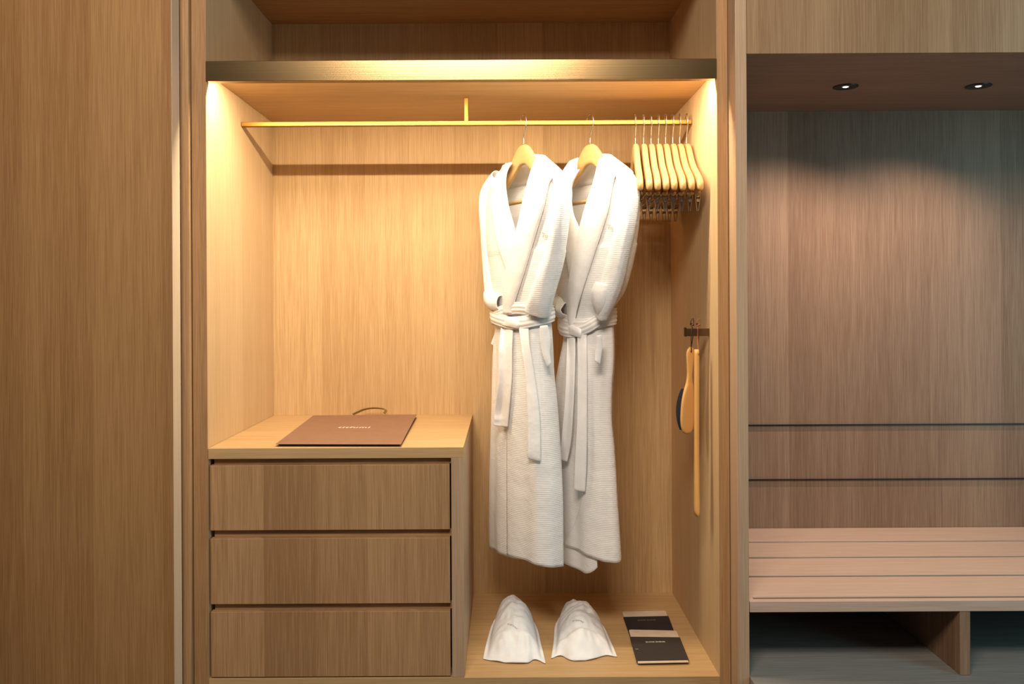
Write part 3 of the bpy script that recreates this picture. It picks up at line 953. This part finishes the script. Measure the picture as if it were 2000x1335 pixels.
g_floor = ZF
t1 = packet('black shoe care packet lying underneath, only its cream top end and dark band showing',
            (1236, 1252), (1322, 1250), (1300, 1191), (1215, 1193), ZF, 0.04, 0.80, NAVY, DIMINK, True)
t2 = packet('charcoal shoe care packet lying on top of the other, printed near its cream end',
            (1246, 1292.5), (1345, 1290.5), (1321, 1230), (1228, 1228), ZF+0.0052, 0.035, 0.76, CHAR, GOLDINK, True)
def print_on(tt, s, px, py, width, m):
    t, fl, fr, br, bl, zt = tt
    o = on_plane(px, py, zt); o.z = zt+0.0003
    d = (fr-fl).normalized()
    lettering('printed_words', s, width/6.3, m, t, o, (d.x, d.y, 0), (bl-fl), 0.0001)
print_on(t1, 'SHOE SHINE', 1263, 1210.5, 0.062, DIMINK)
print_on(t2, 'SHOE SHINE', 1280, 1253, 0.062, GOLDINK)
bm = bmesh.new()
p = on_plane(1241, 1267, t2[5]); box(bm, p.x, p.x+0.008, p.y, p.y+0.0015, t2[5], t2[5]+0.0003)
o = link('small_print', bm, GOLDINK, t2[0]); rel(o, t2[0])

# ------------------------------------------------------------------ paper bag on the chest
pb = thing('paper_bag', 'flat brown paper carrier bag lying on the chest of drawers', 'bag', (-0.44, 2.4, ZC1))
def bag_sheet(zf, zb, th, corners, lift, name, material):
    P = []
    A = [on_plane(c[0], c[1], z) for c, z in zip(corners, (zf, zf, zb, zb))]
    n = 16
    for i in range(n+1):
        v = i/n; row = []
        for j in range(n+1):
            u = j/n
            q = A[0].lerp(A[1], u).lerp(A[3].lerp(A[2], u), v)
            q.z += lift*math.sin(PI*u)*math.sin(PI*v)
            row.append(q)
        P.append(row)
    o = link(name, grid_bm(P), material, pb, smooth=False); rel(o, pb); solid(o, th, 0)
    return A
cor = [(538, 867), (783, 867.5), (814, 809), (612, 811)]
A = bag_sheet(ZC1+0.0066, ZC1+0.0105, 0.0006, cor, 0.0012, 'front_sheet', KRAFT)
P = [[Vector((p.x, p.y, ZC1+0.0009)) for p in (A[0].lerp(A[1], 0.01), A[1])], [Vector((p.x, p.y, ZC1+0.0009)) for p in (A[3], A[2])]]
o = link('back_sheet', grid_bm(P), KRAFT, pb); rel(o, pb); solid(o, 0.0006)
bm = bmesh.new()  # dark filler that paints the shaded gap under the top sheet
ins = [A[0].lerp(A[2], .02), A[1].lerp(A[3], .012), A[2].lerp(A[0], .02), A[3].lerp(A[1], .02)]
lo = [bm.verts.new((p.x, p.y, ZC1+0.0014)) for p in ins]
hi = [bm.verts.new((p.x, p.y, ZC1+z)) for p, z in zip(ins, (.0044, .0044, .0095, .0095))]
bm.faces.new(lo[::-1]); bm.faces.new(hi)
for i in range(4): bm.faces.new((lo[i], lo[(i+1) % 4], hi[(i+1) % 4], hi[i]))
o = link('gusset_shade', bm, KRAFT_SHADE, pb); rel(o, pb)
for k, (dz, dx) in enumerate(((0, 0), (-2.6, 5))):
    pts = [wp(x+dx*0.5, y-dz*0.6, 2.672+0.004*k) for x, y in ((688, 808), (697, 803.5), (710, 798), (724, 795.5), (738, 795.5), (750, 797.5), (752, 801), (749, 806))]
    bm = bmesh.new(); tube(bm, catmull(pts, 30), 0.0021, 8)
    h = link('twine_handle', bm, TWINE, pb, smooth=True); rel(h, pb); h['label'] = 'twisted paper handle'
xd = (A[1]-A[0]).normalized(); yd = (A[3]-A[0]).normalized()
o = on_plane(692, 834.5, ZC1+0.0104); o.z += 0.0004
lettering('printed_name', 'titfumi', 0.0300, BEIGE, pb, o, xd, yd, 0.0001, 1.15)
o = on_plane(695, 840.5, ZC1+0.0099); o.z += 0.0004
lettering('printed_line', 'hotel & residence', 0.006, plain('faint_ink', (0.42, 0.24, 0.16), 0.5), pb, o, xd, yd, 0.0001, 1.2)

# ------------------------------------------------------------------ peg, shoe brush and shoe horn on the right side panel
BD = 2.200
pk = thing('wall_peg', 'short bronze peg bar on the right side panel carrying the brush and shoe horn', 'peg', (XR, BD, -0.09))
z0, z1 = wp(1360, 656, BD).z, wp(1360, 641, BD).z
xl = wp(1340, 648, BD).x
bx('bar', DARKMETAL if False else plain('dark_bronze', (0.17, 0.10, 0.05), 0.35, 0.9), pk, xl, XR-0.0005, BD-0.004, BD+0.004, z0, z1, 0.0006)
bx('end_stop', plain('dark_bronze_end', (0.12, 0.07, 0.035), 0.35, 0.9), pk, xl-0.004, xl, BD-0.007, BD+0.007, z0-0.001, z1+0.003, 0.0006)

def cord(bm, px, top_py, hole, spread=0.004, r=0.0013):
    a = wp(px, 0, BD).x
    zt = z1+0.004; hx, hy, hz = hole
    pts = [(hx, hy, hz), (a-spread, BD-0.0085, z0-0.004), (a-spread*0.7, BD-0.008, z1), (a, BD, zt), (a+spread*0.7, BD+0.0075, z1), (a+spread, BD+0.0075, z0-0.004), (hx, hy+0.012, hz)]
    tube(bm, catmull([Vector(p) for p in pts], 40), r, 7)
    # knot and loose ends above the bar
    zk = zt+0.003
    tube(bm, catmull([Vector((a-.004, BD-.005, zk)), Vector((a+.003, BD-.006, zk+.003)), Vector((a+.004, BD+.001, zk+.001)), Vector((a-.003, BD+.003, zk+.004)), Vector((a-.002, BD-.004, zk+.007))], 18), r*1.2, 7)
    zz = wp(px, top_py, BD).z
    tube(bm, catmull([Vector((a-.002, BD-.004, zk+.006)), Vector((a-.004, BD-.004, (zk+zz)/2)), Vector((a-.0005, BD-.003, zz))], 10), r, 7)
    tube(bm, catmull([Vector((a+.002, BD-.004, zk+.004)), Vector((a+.004, BD-.003, (zk+zz)/2)), Vector((a+.003, BD-.003, zz+.002))], 10), r, 7)

# shoe brush: paddle seen from its back, bristles on the far left side
bz = wp(1345, 678, BD).z
bc = Vector((wp(1351, 700, BD).x, BD+0.012, bz))
sb = thing('shoe_brush', 'wooden paddle shoe brush with black bristles hanging from the peg on a dark cord', 'brush', bc)
prof = [(0, .0035), (.003, .0075), (.010, .0118), (.022, .0130), (.045, .0105), (.075, .0078), (.095, .0105), (.115, .0170), (.140, .0225), (.170, .0250), (.200, .0240), (.220, .0180), (.230, .009), (.232, .003)]
YAW = math.radians(29)
ca, sa = math.cos(YAW), math.sin(YAW)
def brot(x, y, z):
    return Vector((x*ca-y*sa, x*sa+y*ca, z))
bm = bmesh.new(); rings = []
for i in range(49):
    s = .232*i/48
    hw = interp(prof, s)[0]; th = 0.0065 if s > .1 else 0.0055
    if i in (0, 48): th *= 0.4
    lean = -0.010*s/.232
    rings.append([bm.verts.new(brot(hw*math.copysign(abs(math.cos(a))**.8, math.cos(a)), th*math.copysign(abs(math.sin(a))**.7, math.sin(a)), -s)+Vector((lean, 0, 0)))
                  for a in [2*PI*k/20 for k in range(20)]])
for i in range(48):
    for k in range(20): bm.faces.new((rings[i][k], rings[i][(k+1) % 20], rings[i+1][(k+1) % 20], rings[i+1][k]))
bm.faces.new(rings[0]); bm.faces.new(rings[-1][::-1])
link('paddle', bm, W_BR, sb, smooth=True)
bm = bmesh.new(); rings = []
for i in range(17):
    s = .112+.110*i/16
    t = i/16
    hw = 0.0175*math.sin(PI*(0.12+0.76*t))**0.6
    dp = 0.021*math.sin(PI*(0.10+0.8*t))**0.4
    ring = []
    for (x, y) in ((-1, 0), (-1.08, .5), (-1.1, 1), (-.5, 1.03), (0, 1.05), (.5, 1.03), (1.1, 1), (1.08, .5), (1, 0)):
        ring.append(bm.verts.new(brot(x*hw, 0.0055+y*dp, -s)+Vector((-0.010*s/.232, 0, 0))))
    rings.append(ring)
for i in range(16):
    for k in range(9): bm.faces.new((rings[i][k], rings[i][(k+1) % 9], rings[i+1][(k+1) % 9], rings[i+1][k]))
bm.faces.new(rings[0]); bm.faces.new(rings[-1][::-1])
o = link('bristles', bm, BRISTLE, sb); o['label'] = 'black bristles'
bm = bmesh.new(); h = bc+Vector((0.0, -0.0075, -0.013)); cord(bm, 1348, 622, h)
o = link('cord', bm, CORD_D, sb, smooth=True); rel(o, sb)

# shoe horn: long slim wooden stick with a curved blade, seen edge on
hz1, hz0 = wp(1360, 681, BD).z, wp(1360, 1002, BD).z
hc = Vector((wp(1361.0, 800, BD-0.02).x, BD-0.022, hz1))
hn = thing('shoe_horn', 'long slim wooden shoe horn hanging edge on beside the shoe brush', 'shoe horn', hc)
Lh = hz1-hz0
bm = bmesh.new(); rings = []
N_ = 40
for i in range(N_+1):
    t = i/N_
    hx = 0.0060 if t < .93 else 0.0060*(1-((t-.93)/.07)**2*0.45)
    if t < 0.02: hx *= 0.85
    hy = 0.010+0.009*max(0, (t-.55)/.45)
    cx = -0.0025*t if t < .6 else -0.0015-0.002*((t-.6)/.4)
    sg = 0.004*max(0, (t-.6)/.4)
    rings.append([bm.verts.new((cx+hx*math.copysign(abs(math.cos(a))**.6, math.cos(a))*(1-0.25*max(0, t-.6))+sg*math.sin(a)**2, hy*math.copysign(abs(math.sin(a))**.7, math.sin(a)), -Lh*t)) for a in [2*PI*k/16 for k in range(16)]])
for i in range(N_):
    for k in range(16): bm.faces.new((rings[i][k], rings[i][(k+1) % 16], rings[i+1][(k+1) % 16], rings[i+1][k]))
bm.faces.new(rings[0]); bm.faces.new(rings[-1][::-1])
link('horn', bm, W_BR, hn, smooth=True)
bm = bmesh.new(); h = hc+Vector((0.003, -0.0105, -0.014)); cord(bm, 1360, 623, h, 0.0035)
o = link('cord', bm, CORD_B, hn, smooth=True); rel(o, hn)
